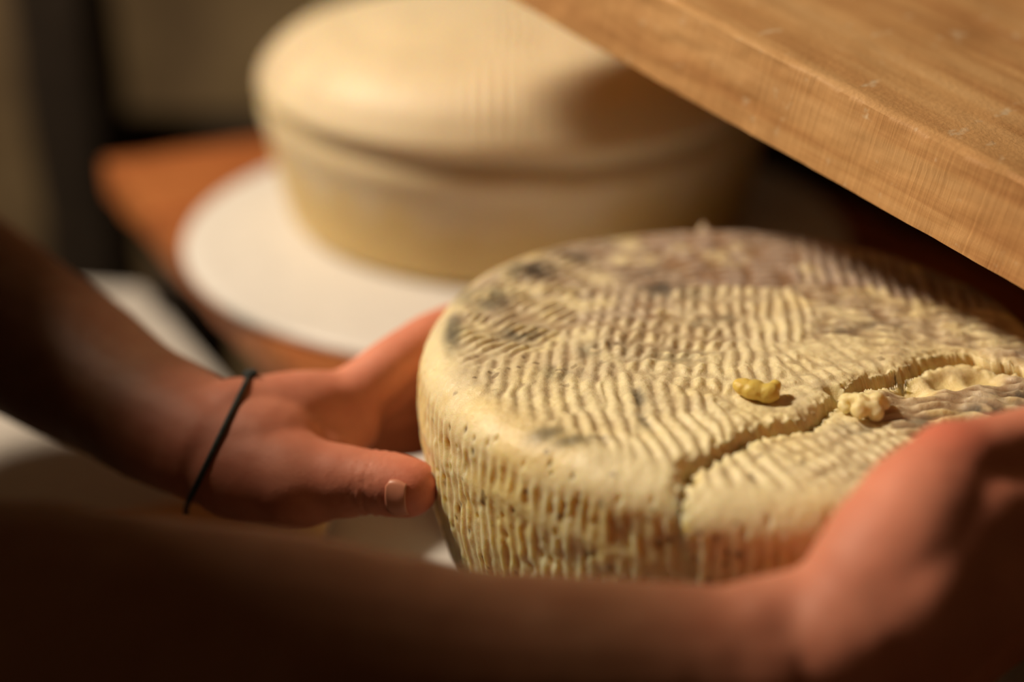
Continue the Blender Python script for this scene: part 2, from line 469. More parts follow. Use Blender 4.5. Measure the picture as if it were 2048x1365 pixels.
# ------------------------------------------------------------------ pale wheel at the back
def wheel_back():
    R = 0.179; H = 0.124; n = 500
    prof = [(0.0, H + 0.024)]
    for k in range(1, 26):
        r = k / 25 * 0.124; prof.append((r, H + 0.024 - 0.012 * (r / 0.124) ** 2))
    for k in range(1, 21):
        a = k / 20 * math.pi / 2; prof.append((0.124 + (R - 0.126) * math.sin(a), H - 0.030 + 0.042 * math.cos(a)))
    zs = np.linspace(H - 0.031, 0.006, 60)
    for z in zs:
        t = (H - z) / H
        prof.append((R - 0.002 - 0.016 * t + 0.003 * math.sin(math.pi * t), z))
    prof += [(R - 0.022, 0.0), (0.0, 0.0)]
    prof = np.array(prof); k = len(prof)
    a = np.linspace(0, 2 * np.pi, n, endpoint=False)
    A, ri = np.meshgrid(a, prof[:, 0]); _, zi = np.meshgrid(a, prof[:, 1])
    nrm = fbm(A * 8, zi * 40, None, 3, 3)
    gz = H - 0.030 + 0.010 * np.sin(A) * (np.sin(A) < 0) + 0.002 * vnoise(A * 3, A * 0, None, 15)
    lip = np.exp(-((zi - gz) / 0.010) ** 2)
    wall = sstep(H - 0.016, H - 0.030, zi)
    rid = 0.5 + 0.5 * np.cos(A * 190 + 1.5 * vnoise(A * 12, zi * 30, None, 8))
    fr = 0.12 + 0.88 * np.clip(-np.sin(A), 0, 1)
    dr = -0.0034 * fr * np.exp(-((zi - gz) / 0.0055) ** 2) + 0.0022 * np.exp(-((zi - gz - 0.012) / 0.007) ** 2) * (zi < H) + 0.0018 * np.exp(-((zi - gz + 0.014) / 0.008) ** 2) + wall * (0.0012 * rid * (0.4 + lip) + 0.002 * vnoise(A * 2.2, zi * 14, None, 4))
    X = (ri + dr) * np.cos(A); Y = (ri + dr) * np.sin(A)
    top = 1 - wall
    Z = zi + top * (0.0022 * fbm(X * 22, Y * 22, None, 14, 3) + 0.0009 * np.cos(X * 900 + 3 * vnoise(X * 30, Y * 30, None, 6)) * sstep(0.0, 0.4, vnoise(X * 16, Y * 16, None, 12)))
    Z = np.where(zi < 0.001, 0.0, Z)
    vv = np.stack([X, Y, Z], -1).reshape(-1, 3)
    i, j = np.meshgrid(np.arange(k - 1), np.arange(n), indexing='ij'); j2 = (j + 1) % n
    q = np.stack([i * n + j, i * n + j2, (i + 1) * n + j2, (i + 1) * n + j], -1).reshape(-1, 4)[:, ::-1]
    me = mesh_np('young_cheese', vv, q)
    cream = np.array([0.75, 0.64, 0.45]); yel = np.array([0.68, 0.48, 0.15])
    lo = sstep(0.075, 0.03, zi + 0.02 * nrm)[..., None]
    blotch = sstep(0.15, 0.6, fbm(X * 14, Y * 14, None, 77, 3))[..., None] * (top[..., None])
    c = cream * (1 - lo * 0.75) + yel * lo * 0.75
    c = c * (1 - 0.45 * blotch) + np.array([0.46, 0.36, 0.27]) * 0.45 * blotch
    gro = (lip * (1 - rid * 0.4) * wall)[..., None] * 0.35
    c = c * (1 - gro) + np.array([0.50, 0.36, 0.17]) * gro
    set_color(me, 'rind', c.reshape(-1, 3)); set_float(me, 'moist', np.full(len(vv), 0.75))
    bm = bmesh.new(); bm.from_mesh(me); bmesh.ops.remove_doubles(bm, verts=bm.verts, dist=1e-6)
    bmesh.ops.recalc_face_normals(bm, faces=bm.faces); bm.to_mesh(me); bm.free()
    o = link('young_cheese', me, M_FRESH, None, (pc.x, pc.y + 0.032, CZ + Z_PLATE))
    tag(o, 'pale smooth young cheese wheel on a white plate at the back', 'cheese')
wheel_back()

# ------------------------------------------------------------------ aged wheel, cracked, in two pieces
HC = Z_TOP - Z_PLATE            # height of the wheel
def loc2(px, py, z=Z_TOP):
    p = PZ(px, py, z); return np.array([p.x - CX, p.y - CY])

# patches of the reed-basket print: centre pixel, ridge direction (px), step to the next ridge (px), height (mm), row length mm, mould, seed
PATCH = [
    (1035, 735, (-25, 80), (30, 2), 0.9, 0, 0.25), (1130, 730, (-15, 80), (31, 2), 1.1, 0, 0.30),
    (1200, 850, (35, 80), (33, 0), 1.3, 0, 0.12), (1120, 800, (15, 80), (33, 0), 1.2, 0, 0.10),
    (1350, 870, (60, 80), (36, 0), 1.5, 0, 0.04), (1290, 800, (25, 80), (33, 0), 1.3, 0, 0.18),
    (1460, 945, (60, 80), (42, 0), 1.9, 0, 0.02), (1520, 900, (60, 70), (42, 0), 1.3, 0, 0.02),
    (1270, 680, (-20, 80), (30, 0), 1.3, 13, 0.32), (1380, 690, (-18, 80), (30, 0), 1.4, 13, 0.30), (1250, 620, (-20, 80), (30, 0), 1.0, 13, 0.5),
    (1450, 620, (5, 80), (31, 0), 1.2, 18, 0.30), (1380, 740, (-5, 80), (33, 0), 1.2, 14, 0.12),
    (1560, 645, (18, 80), (28, 0), 1.4, 0, 0.22), (1500, 730, (15, 80), (30, 0), 1.0, 0, 0.1),
    (1680, 655, (80, 8), (0, 15), 1.44, 16, 0.40), (1780, 690, (80, 8), (0, 14), 1.44, 18, 0.25), (1900, 660, (80, 6), (0, 15), 1.44, 16, 0.35), (1720, 620, (80, 3), (0, 14), 1.28, 16, 0.5),
    (1700, 540, (28, 80), (28, 0), 1.7, 0, 0.70), (1800, 560, (28, 80), (28, 0), 1.7, 0, 0.70), (1900, 570, (28, 80), (28, 0), 1.6, 0, 0.72), (1640, 500, (20, 80), (28, 0), 1.0, 0, 0.75),
    (1320, 540, (80, -6), (0, 12), 1.12, 20, 0.62), (1450, 540, (80, -2), (0, 12), 1.12, 18, 0.72), (1550, 500, (80, 0), (0, 12), 1.12, 18, 0.75), (1400, 480, (80, -4), (0, 11), 1.12, 18, 0.75),
    (1100, 540, (80, -28), (0, 13), 1.28, 14, 0.5), (1060, 610, (80, -30), (0, 14), 1.44, 20, 0.35), (990, 690, (80, -34), (0, 15), 1.44, 22, 0.25), (1180, 480, (80, -20), (0, 12), 0.96, 15, 0.6), (960, 600, (70, -50), (0, 16), 0.96, 15, 0.45),
    (1640, 900, (80, 42), (0, 19), 1.0, 9, 0.10), (1740, 880, (80, 40), (0, 19), 1.0, 9, 0.12), (1580, 870, (80, 50), (0, 22), 1.0, 10, 0.04),
    (1860, 800, (80, -6), (0, 15), 1.7, 20, 0.42), (1940, 790, (80, 14), (0, 15), 1.8, 18, 0.45), (2040, 770, (80, 5), (0, 15), 1.6, 20, 0.5),
    (1620, 730, (70, 50), (0, 24), 0.8, 10, 0.04), (1570, 800, (60, 30), (0, 30), 0.7, 9, 0.02), (1700, 710, (70, 40), (0, 24), 0.5, 10, 0.04), (1850, 715, (80, 20), (0, 24), 0.5, 12, 0.08),
]
DARK = [  # black mould: pixel, radius x, radius y (mm), strength
    (1065, 545, 12, 13, 1.0), (1150, 515, 10, 8, .75), (985, 600, 9, 14, .85), (905, 660, 4, 20, .95), (1040, 665, 9, 8, .8), (930, 590, 6, 12, .6), (1320, 580, 9, 9, .85),
    (1300, 550, 12, 8, .45), (1210, 470, 12, 12, .5), (1095, 500, 12, 10, .5), (1380, 590, 9, 7, .4), (1740, 545, 20, 14, .5), (1850, 560, 24, 16, .55), (1960, 580, 22, 16, .6), (1560, 480, 20, 12, .3),
    (1760, 655, 9, 5, .6), (1680, 665, 7, 5, .5), (1400, 650, 5, 5, .5), (1450, 640, 4, 6, .5), (1090, 865, 7, 5, .8), (1140, 880, 8, 4, .75), (1275, 795, 3, 8, .8), (1290, 840, 2.5, 6, .6),
    (1960, 800, 9, 5, .8), (1850, 815, 8, 4, .7), (2030, 770, 9, 6, .8), (1760, 905, 7, 4, .5), (1180, 705, 5, 7, .5), (1110, 745, 6, 7, .6), (1240, 700, 6, 8, .35), (1360, 715, 10, 6, .4), (1700, 830, 8, 4, .4)]
SMOOTH = [(1200, 560, 14), (1165, 620, 9), (1175, 680, 9), (1215, 720, 8), (1240, 520, 9), (1260, 495, 10), (1070, 515, 8), (1620, 705, 9), (1640, 800, 10)]
TUFT = [(1408, 445, 4, 5.5)]

CRACK = [(1290, 1110), (1340, 962), (1352, 940), (1375, 918), (1410, 898), (1440, 886), (1490, 868), (1530, 848), (1585, 836), (1625, 824), (1655, 800), (1672, 786), (1690, 765), (1740, 752), (1790, 735), (1830, 712), (1880, 700), (1940, 704), (2000, 722), (2090, 740), (2300, 770)]
CR = np.array([loc2(*p) for p in CRACK])
SLANT = 0.33

def crack_poly(jit_seed=4):
    """fine crack line with crumbly jitter"""
    seg = np.linalg.norm(np.diff(CR, axis=0), axis=1); cum = np.r_[0, np.cumsum(seg)]
    s = np.arange(0, cum[-1], 0.0005)
    x = np.interp(s, cum, CR[:, 0]); y = np.interp(s, cum, CR[:, 1])
    tx, ty = np.gradient(x), np.gradient(y); l = np.hypot(tx, ty); nx_, ny_ = -ty / l, tx / l
    a = 0.0019 * vnoise(s * 110, s * 0, None, jit_seed) + 0.0008 * vnoise(s * 420, s * 0, None, jit_seed + 1)
    return np.stack([x + nx_ * a, y + ny_ * a], 1)
CRF = crack_poly()

def crack_side(x, y):
    """signed distance to the crack, positive on the near (wedge) side"""
    out = np.empty(len(x)); 
    CH = 40000
    tx = np.gradient(CRF[:, 0]); ty = np.gradient(CRF[:, 1])
    step = 3
    px, py, tx, ty = CRF[::step, 0], CRF[::step, 1], tx[::step], ty[::step]
    for k in range(0, len(x), CH):
        dx = x[k:k + CH, None] - px[None]; dy = y[k:k + CH, None] - py[None]
        d2 = dx * dx + dy * dy; m = d2.argmin(1); r = np.arange(len(m))
        cr = tx[m] * dy[r, m] - ty[m] * dx[r, m]
        out[k:k + CH] = np.sqrt(d2[r, m]) * np.where(cr < 0, 1, -1)
    return out

def aged_wheel():
    nA = 1500
    rr = 0.014                                        # rim rounding
    top = np.r_[np.linspace(0, 0.03, 30, endpoint=False), np.linspace(0.03, RC - rr, 170, endpoint=False)]
    arc = np.linspace(0, np.pi / 2, 34, endpoint=False)
    wallz = np.linspace(-rr, -HC + 0.010, 120)
    arcb = np.linspace(0, np.pi / 2, 8)[1:]
    pr = np.r_[top, RC - rr + rr * np.sin(arc), RC + 0 * wallz, RC - 0.010 + 0.010 * np.cos(arcb), [RC * 0.5, 0]]
    pz = np.r_[0 * top, -rr + rr * np.cos(arc), wallz, -HC + 0.010 - 0.010 * np.sin(arcb), [-HC, -HC]]
    nr_ = np.r_[0 * top, np.sin(arc), 1 + 0 * wallz, np.cos(arcb), [0, 0]]
    nz_ = np.r_[1 + 0 * top, np.cos(arc), 0 * wallz, -np.sin(arcb), [-1, -1]]
    # belly: the wall bulges and leans in towards the base
    t = -pz / HC
    pr = pr + np.where(pz < 0, 0.003 * np.sin(np.pi * np.clip(t, 0, 1)) - 0.009 * np.clip(t, 0, 1) ** 2 * (pr > RC * 0.6), 0)
    K = len(pr)
    a = np.linspace(0, 2 * np.pi, nA, endpoint=False)
    A, R = np.meshgrid(a, pr); Zb = np.repeat(pz[:, None], nA, 1)
    NR = np.repeat(nr_[:, None], nA, 1); NZ = np.repeat(nz_[:, None], nA, 1)
    X = R * np.cos(A); Y = R * np.sin(A)
    x, y, z = X.ravel(), Y.ravel(), Zb.ravel(); nr, nz = NR.ravel(), NZ.ravel(); A = A.ravel(); R = R.ravel()
    n = len(x)
    sd0 = crack_side(x + SLANT * z, y); hollow = np.zeros(n)
    # ---- the print on the top
    wx = x + 0.0008 * fbm(x * 60, y * 60, None, 2, 2); wy = y + 0.0008 * fbm(x * 60, y * 60, None, 12, 2)
    W = np.zeros(n); Hh = np.zeros(n); Mo = np.zeros(n); Am = np.zeros(n)
    for k, (px, py, dr, st, amp, row, mo) in enumerate(PATCH):
        c = loc2(px, py); d = loc2(px + dr[0] / 2, py + dr[1] / 2) - loc2(px - dr[0] / 2, py - dr[1] / 2)
        d /= np.linalg.norm(d); e = np.array([-d[1], d[0]])
        s = loc2(px + st[0] / 2, py + st[1] / 2) - loc2(px - st[0] / 2, py - st[1] / 2)
        sp = abs(float(s @ e))
        ux, uy = wx - c[0], wy - c[1]
        w = np.exp(-(ux * ux + uy * uy) / (2 * 0.0095 ** 2)) ** 3.0 + 1e-30
        ph = (ux * e[0] + uy * e[1]) / sp + 0.15 * vnoise(x * 80, y * 80, None, 20 + k) + k * 0.37
        al = ux * d[0] + uy * d[1]
        prof = (0.5 + 0.5 * np.cos(2 * np.pi * ph)) ** 0.75
        if row:
            ro = row * 0.001
            cut = 0.5 + 0.5 * np.cos(2 * np.pi * (al / ro + 0.25 * vnoise(ph * 0.9, al * 60, None, 60 + k)))
            prof = prof * (0.15 + 0.85 * np.clip(cut * 1.5, 0, 1))
        else:
            prof = prof * (0.8 + 0.3 * vnoise(np.floor(ph + .5) * 3.7, al * 130, None, 40 + k))
        W += w; Hh += w * prof * amp; Mo += w * mo; Am += w * amp
    hr = 1.2 * Hh / W; mo = Mo / W; am = 1.2 * Am / W                      # ridge height in mm, mould share
    rim = sstep(RC - 0.020, RC - 0.009, R)
    sm = np.zeros(n)
    for px, py, r in SMOOTH:
        c = loc2(px, py); sm = np.maximum(sm, np.exp(-((x - c[0]) ** 2 + (y - c[1]) ** 2) / (r * 0.001 * 0.6) ** 2))
    hr = hr * (1 - 0.75 * np.exp(-(sd0 / 0.004) ** 2) * (x > 0.012))
    hr_top = hr * (1 - 0.85 * sm) * (1 - rim) + sm * 0.9
    lump = fbm(x * 120, y * 120, None, 90, 4)
    fine = fbm(x * 420, y * 420, z * 420, 95, 2)
    h_top = hr_top + 0.55 * lump + 0.22 * fine + 1.6 * fbm(x * 22, y * 22, None, 91, 2)
    # ---- the print on the wall
    arcl = A * RC
    ridge_ph = arcl / 0.00535 + 0.35 * vnoise(arcl * 40, z * 60, None, 70) + 0.12 * vnoise(arcl * 200, z * 160, None, 71)
    rw = np.clip(0.5 + 0.5 * np.cos(2 * np.pi * ridge_ph), 0, 1) ** 1.25
    rk = np.floor(ridge_ph + .5)
    band_z = -0.031 + 0.003 * np.sin(A * 5 + 0.6) + 0.002 * vnoise(A * 9, A * 0, None, 72)
    band = np.exp(-((z - band_z) / 0.0045) ** 2)
    upz_ = sstep(-0.007, -0.022, z)
    breaks = sstep(-0.35, 0.25, vnoise(rk * 1.37, z * 95, None, 73) + 0.25)
    h_wall = 0.95 * rw * upz_ * (1 - 0.9 * band) * (0.25 + 0.75 * breaks) + 1.0 * band + 0.5 * fbm(arcl * 120, z * 120, None, 74, 3) + 1.2 * fbm(arcl * 25, z * 35, None, 75, 2) + 0.18 * fine
    wmix = nr ** 2
    h = h_top * (1 - wmix) + h_wall * wmix
    h = np.where(nz < -0.2, 0, h)
    # tuft of paste standing on the far rim
    for px, py, r, up in TUFT:
        c = loc2(px, py + 6); h += up * np.exp(-((x - c[0]) ** 2 + (y - c[1]) ** 2) / (r * 0.0006) ** 2) * (nz > -0.1)
    for px, py, r, dn, sides in ((1815, 752, 7, 6.0, 1), (1880, 735, 7, 5.5, 1), (1950, 730, 7, 5.0, 1), (1376, 922, 3.0, 5.0, 0), (1668, 780, 3.5, 4.0, 0)):
        c = loc2(px, py); g = np.exp(-(((x - c[0]) ** 2 + (y - c[1]) ** 2) / (r * 0.001) ** 2) ** 1.5) * (nz > 0.3)
        if sides: g = g * (sd0 > 0)
        h -= dn * g; hollow = np.maximum(hollow, g)
    # ---- pits
    rng = np.random.default_rng(5)
    pit = np.zeros(n)
    for k in range(150):
        pa = rng.uniform(math.radians(185), math.radians(300)); pzv = -rng.uniform(0.006, 0.07); pr_ = rng.uniform(0.0006, 0.0013)
        idx = np.nonzero((np.abs(arcl - pa * RC) < 0.004) & (np.abs(z - pzv) < 0.006) & (nz > -0.5) & (R > 0.6 * RC))[0]
        g = np.exp(-(((arcl[idx] - pa * RC) / pr_) ** 2 + ((z[idx] - pzv) / (pr_ * 1.7)) ** 2))
        pit[idx] = np.maximum(pit[idx], g)
    h = h - 1.0 * pit
    hm = h * 0.001
    X = (R + nr * hm) * np.cos(A); Y = (R + nr * hm) * np.sin(A); Zz = z + nz * hm
    # ---- colour of the rind
    cream = np.array([0.83, 0.735, 0.47]); yel = np.array([0.74, 0.57, 0.24]); grey = np.array([0.36, 0.275, 0.25]); brown = np.array([0.23, 0.115, 0.045]); black = np.array([0.055, 0.05, 0.042])
    def mix(c, d, f): return c * (1 - f[:, None]) + d * f[:, None]
    c = np.repeat(cream[None], n, 0)
    yl = sstep(-0.1, 0.5, fbm(x * 35, y * 35, z * 35, 101, 3))
    c = mix(c, yel, np.clip(0.30 * yl + 0.62 * (wmix > 0.3) * (1 - rw) * upz_ + 0.35 * rim * sstep(0, .5, yl), 0, 0.85))
    nt_ = fbm(x * 75, y * 75, z * 75, 102, 4)
    mould = np.clip(mo * 1.3 * sstep(-0.6, 0.2, nt_ + 0.6 * (mo - 0.3)), 0, 1) * (1 - wmix) * (1 - 0.8 * sm)
    mould = np.maximum(mould, 0.18 * sstep(0.1, 0.5, nt_) * (1 - wmix))
    c = mix(c, grey, np.clip(mould, 0, 0.88))
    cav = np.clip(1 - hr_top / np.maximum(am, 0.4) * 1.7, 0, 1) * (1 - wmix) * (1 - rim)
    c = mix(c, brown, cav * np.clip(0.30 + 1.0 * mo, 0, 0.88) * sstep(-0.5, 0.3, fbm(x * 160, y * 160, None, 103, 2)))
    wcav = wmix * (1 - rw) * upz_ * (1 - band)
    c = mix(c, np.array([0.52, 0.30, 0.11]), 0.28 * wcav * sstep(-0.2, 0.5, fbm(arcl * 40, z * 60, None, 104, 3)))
    dk = np.zeros(n)
    grain = sstep(-0.55, 0.15, fbm(x * 230, y * 230, z * 200, 105, 3) + 0.55 * (0.6 - hr_top / np.maximum(am, .4)))
    for px, py, rx, ry, st in DARK:
        q0 = loc2(px, py)
        g = np.exp(-(((x - q0[0]) / (rx * 0.0011)) ** 2 + ((y - q0[1]) / (ry * 0.0010)) ** 2) ** 1.3)
        dk = np.maximum(dk, st * g)
    dk = dk * grain * (1 - wmix * 0.5)
    dots = sstep(0.52, 0.70, fbm(x * 260, y * 260, z * 260, 106, 2)) * sstep(-0.1, 0.4, fbm(x * 30, y * 30, z * 30, 107, 2)) * 0.6
    c = mix(c, black, np.clip(dk * 0.95, 0, 0.95))
    c = mix(c, brown * 0.5, np.clip(dots, 0, 0.7))
    c = mix(c, np.array([0.10, 0.065, 0.03]), np.clip(pit ** 2 * 0.9, 0, 0.85) * sstep(-0.1, 0.3, vnoise(arcl * 90, z * 90, None, 108)))
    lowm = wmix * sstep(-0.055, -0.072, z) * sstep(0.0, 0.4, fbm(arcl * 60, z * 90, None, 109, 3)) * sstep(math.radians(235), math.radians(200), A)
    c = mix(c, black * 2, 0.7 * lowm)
    # ---- split along the crack
    sd = sd0
    c = mix(c, np.array([0.78, 0.64, 0.32]), np.clip(hollow * 1.3, 0, 0.9))
    i, j = np.meshgrid(np.arange(K - 1), np.arange(nA), indexing='ij'); j2 = (j + 1) % nA
    q = np.stack([i * nA + j, (i + 1) * nA + j, (i + 1) * nA + j2, i * nA + j2], -1).reshape(-1, 4)
    fs = sd[q].mean(1)
    V = np.stack([X, Y, Zz], -1)
    # crumbly softening towards the crack
    soft = np.exp(-(sd / 0.0022) ** 2)
    V[:, 2] -= (nz > 0.5) * soft * 0.0011 * (1 + vnoise(x * 500, y * 500, None, 120))
    c = mix(c, np.array([0.82, 0.70, 0.40]), 0.7 * np.exp(-(sd / 0.004) ** 2))

    def piece(name, faces, shift, label):
        vz_min = -HC - shift[2]
        used = np.unique(faces); remap = -np.ones(n, int); remap[used] = np.arange(len(used))
        vv = V[used]; cc = c[used]; ff = remap[faces]
        # snap boundary on the crack line, then hang the broken face below it
        e = np.concatenate([ff[:, [0, 1]], ff[:, [1, 2]], ff[:, [2, 3]], ff[:, [3, 0]]])
        e = e[e[:, 0] != e[:, 1]]
        key = np.sort(e, 1); uq, inv, cnt = np.unique(key[:, 0].astype(np.int64) * (len(used) + 1) + key[:, 1], return_inverse=True, return_counts=True)
        be = e[cnt[inv] == 1]
        topm = nz[used] > 0.3
        be = be[topm[be[:, 0]] & topm[be[:, 1]]]
        bi = np.unique(be); bm_ = -np.ones(len(used), int); bm_[bi] = np.arange(len(bi))
        rows = 16; nb = len(bi); base = len(used)
        newv = []; newc = []
        for r in range(1, rows + 1):
            t_ = r / rows
            p = vv[bi].copy(); dz = (p[:, 2] + HC) * t_
            jit = 0.0022 * fbm(p[:, 0] * 180, p[:, 1] * 180, (p[:, 2] - dz) * 180, 131, 3) * min(1, r / 2)
            p[:, 0] += SLANT * dz + jit * 0.5; p[:, 1] += jit
            p[:, 2] -= dz
            newv.append(p); newc.append(np.repeat(np.array([[0.78, 0.62, 0.28]]), nb, 0) * (1 + 0.08 * vnoise(p[:, 0] * 300, p[:, 2] * 300, None, 7))[:, None])
        allv = np.concatenate([vv] + newv); allv[:, 2] = np.maximum(allv[:, 2], vz_min); allc = np.concatenate([cc] + newc)
        qs = []
        def idx(r, k): return bi[k] if r == 0 else base + (r - 1) * nb + k
        b0, b1 = bm_[be[:, 0]], bm_[be[:, 1]]
        for r in range(rows):
            qs.append(np.stack([idx(r, b1), idx(r, b0), idx(r + 1, b0), idx(r + 1, b1)], 1))
        allf = np.concatenate([ff] + qs)
        me = mesh_np(name, allv, allf)
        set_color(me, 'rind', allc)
        set_float(me, 'moist', np.r_[(0.30 + 0.60 * wmix)[used], np.full(len(allv) - len(used), 0.8)])
        o = link(name, me, M_CHEESE, None, (CX + shift[0], CY + shift[1], CZ + Z_TOP + shift[2]))
        o.rotation_euler = shift[3]
        tag(o, label, 'cheese')
        return o
    piece('aged_cheese', q[fs <= 0], (0, 0, 0, (0, 0, 0)), 'mouldy aged cheese wheel with basket-print ridges, held by the left hand')
    piece('broken_cheese', q[fs > 0], (0.0022, -0.0035, -0.0030, (math.radians(0.6), 0, math.radians(-0.5))), 'broken-off wedge of the mouldy wheel, gripped by the right hand')
aged_wheel()

# ------------------------------------------------------------------ the person
def frame_of(d):
    d = d.normalized(); u = Vector((0, 0, 1)) if abs(d.z) < 0.9 else Vector((1, 0, 0))
    s = d.cross(u).normalized(); return d, s, s.cross(d).normalized()

def tube(bm, pts, radii, flat=1.0, wide=None, n=20, cap=True):
    """closed tapered tube; flat squeezes the section along the direction across 'wide'"""
    pts = [Vector(p) for p in pts]; radii = [r * RS_ for r in radii]
    # resample by Catmull-Rom
    P_, R_ = [], []
    m = len(pts)
    for i in range(m - 1):
        p0 = pts[max(i - 1, 0)]; p1 = pts[i]; p2 = pts[i + 1]; p3 = pts[min(i + 2, m - 1)]
        steps = max(3, int((p2 - p1).length / 0.005))
        for k in range(steps):
            t = k / steps
            P_.append(0.5 * ((2 * p1) + (p2 - p0) * t + (2 * p0 - 5 * p1 + 4 * p2 - p3) * t * t + (3 * p1 - p0 - 3 * p2 + p3) * t ** 3))
            tt = t * t * (3 - 2 * t); R_.append(radii[i] * (1 - tt) + radii[i + 1] * tt)
    P_.append(pts[-1]); R_.append(radii[-1])
    d0 = (P_[1] - P_[0]).normalized(); d1 = (P_[-1] - P_[-2]).normalized()
    pre = [(P_[0] - d0 * R_[0] * math.sin(a), R_[0] * math.cos(a)) for a in (1.45, 1.1, 0.7, 0.35)]
    post_ = [(P_[-1] + d1 * R_[-1] * math.sin(a), R_[-1] * math.cos(a)) for a in (0.35, 0.7, 1.1, 1.45)]
    seq = pre + list(zip(P_, R_)) + post_
    rings = []
    for i, (p, r) in enumerate(seq):
        a = seq[max(i - 1, 0)][0]; b = seq[min(i + 1, len(seq) - 1)][0]
        d = (b - a).normalized()
        w = Vector(wide) if wide is not None else frame_of(d)[1]
        w = (w - d * w.dot(d)).normalized(); u = d.cross(w)
        rings.append([bm.verts.new(p + w * r * math.cos(t) + u * r * flat * math.sin(t)) for t in [2 * math.pi * k / n for k in range(n)]])
    for i in range(len(rings) - 1):
        for k in range(n):
            bm.faces.new((rings[i][k], rings[i][(k + 1) % n], rings[i + 1][(k + 1) % n], rings[i + 1][k]))
    bm.faces.new(rings[0][::-1]); bm.faces.new(rings[-1])

def ball(bm, c, r):
    r = r if isinstance(r, (tuple, list)) else (r, r, r)
    M = Matrix.Translation(c) @ Matrix.Diagonal((*r, 1))
    bmesh.ops.create_icosphere(bm, subdivisions=3, radius=1, matrix=M)

def fuse(bm, voxel, it, name):
    bmesh.ops.recalc_face_normals(bm, faces=bm.faces)
    me = bpy.data.meshes.new(name); bm.to_mesh(me); bm.free()
    o = bpy.data.objects.new(name + '_tmp', me); COL.objects.link(o)
    r = o.modifiers.new('r', 'REMESH'); r.mode = 'VOXEL'; r.voxel_size = voxel; r.use_smooth_shade = True
    s = o.modifiers.new('s', 'SMOOTH'); s.factor = 0.5; s.iterations = it
    dg = bpy.context.evaluated_depsgraph_get(); dg.update()
    out = bpy.data.meshes.new_from_object(o.evaluated_get(dg))
    bpy.data.objects.remove(o); out.name = name
    out.polygons.foreach_set('use_smooth', np.full(len(out.polygons), True))
    return out

def C(az, r, z):
    """point on the wheel by azimuth (deg), distance from its axis and height above/below its top"""
    return Vector((CX + r * math.cos(math.radians(az)), CY + r * math.sin(math.radians(az)), CZ + Z_TOP + z))

RS_ = 1.075
# ------------------------------------------------------------------ crumbs lying on the wheel
def crumb(loc, balls, color, rot, label):
    b_ = bmesh.new()
    for c_, r_ in balls: ball(b_, Vector(c_), r_)
    me = fuse(b_, 0.0006, 4, 'cheese_crumb')
    n = len(me.vertices); co = np.empty(n * 3, np.float32); me.vertices.foreach_get('co', co); co = co.reshape(-1, 3).astype(float)
    no = np.empty(n * 3, np.float32); me.vertices.foreach_get('normal', no); no = no.reshape(-1, 3)
    co += no * (0.00045 * fbm(co[:, 0] * 350, co[:, 1] * 350, co[:, 2] * 350, 17, 2))[:, None]
    me.vertices.foreach_set('co', co.astype(np.float32).ravel()); me.update()
    set_color(me, 'rind', np.repeat(np.array([color]), n, 0)); set_float(me, 'moist', np.full(n, 0.5))
    o = link('cheese_crumb', me, M_CHEESE, None, loc); o.rotation_euler = (0, 0, rot)
    tag(o, label, 'crumb'); return o
p = PZ(1512, 785, Z_TOP + 0.003)
crumb((p.x, p.y, CZ + Z_TOP + 0.0035), [((-0.0050, 0.001, 0.0012), (0.0040, 0.0040, 0.0032)), ((-0.0008, -0.0004, 0.0006), (0.0052, 0.0048, 0.0036)), ((0.0042, -0.0016, 0), (0.0046, 0.0044, 0.0040)), ((0.0070, 0.0020, 0.0016), (0.0024, 0.0030, 0.0022))], (0.68, 0.52, 0.13), -0.12, 'smooth yellow cheese crumb lying alone on the ridged top')
rg = random.Random(6); bl = []
for k in range(26):
    a_ = rg.uniform(0, 2 * math.pi); q_ = rg.uniform(0, 1) ** 0.6; r_ = rg.uniform(0.0018, 0.0034)
    bl.append(((0.0088 * q_ * math.cos(a_), 0.0068 * q_ * math.sin(a_), rg.uniform(-0.001, 0.0052) * (1.15 - q_)), r_))
p = PZ(1732, 812, Z_TOP)
crumb((p.x, p.y, CZ + Z_TOP - 0.0008), bl, (0.80, 0.68, 0.38), 0.1, 'cream knobbly crumble of cheese heaped on the crack')

KD = 1.085
def PH(px, py, d): return P(px, py, d * KD)
RS_ = 1.075
bm = bmesh.new()
# left arm
LE = PH(-300, 440, 0.76); LM = PH(80, 690, 0.655); LW = PH(430, 893, 0.568)
LS = Vector((-0.510, 0.735, CZ - 0.012))
tube(bm, [LS, (LS + LE) / 2 + Vector((0.0, 0.02, 0.0)), LE], [0.056, 0.052, 0.045])
tube(bm, [LE, PH(-120, 560, 0.71), LM, PH(280, 815, 0.60), LW], [0.043, 0.0445, 0.0385, 0.0295, 0.0260], 0.92)
LW2 = PH(520, 900, 0.562)
tube(bm, [LW, LW2], [0.0255, 0.0245], 0.9)
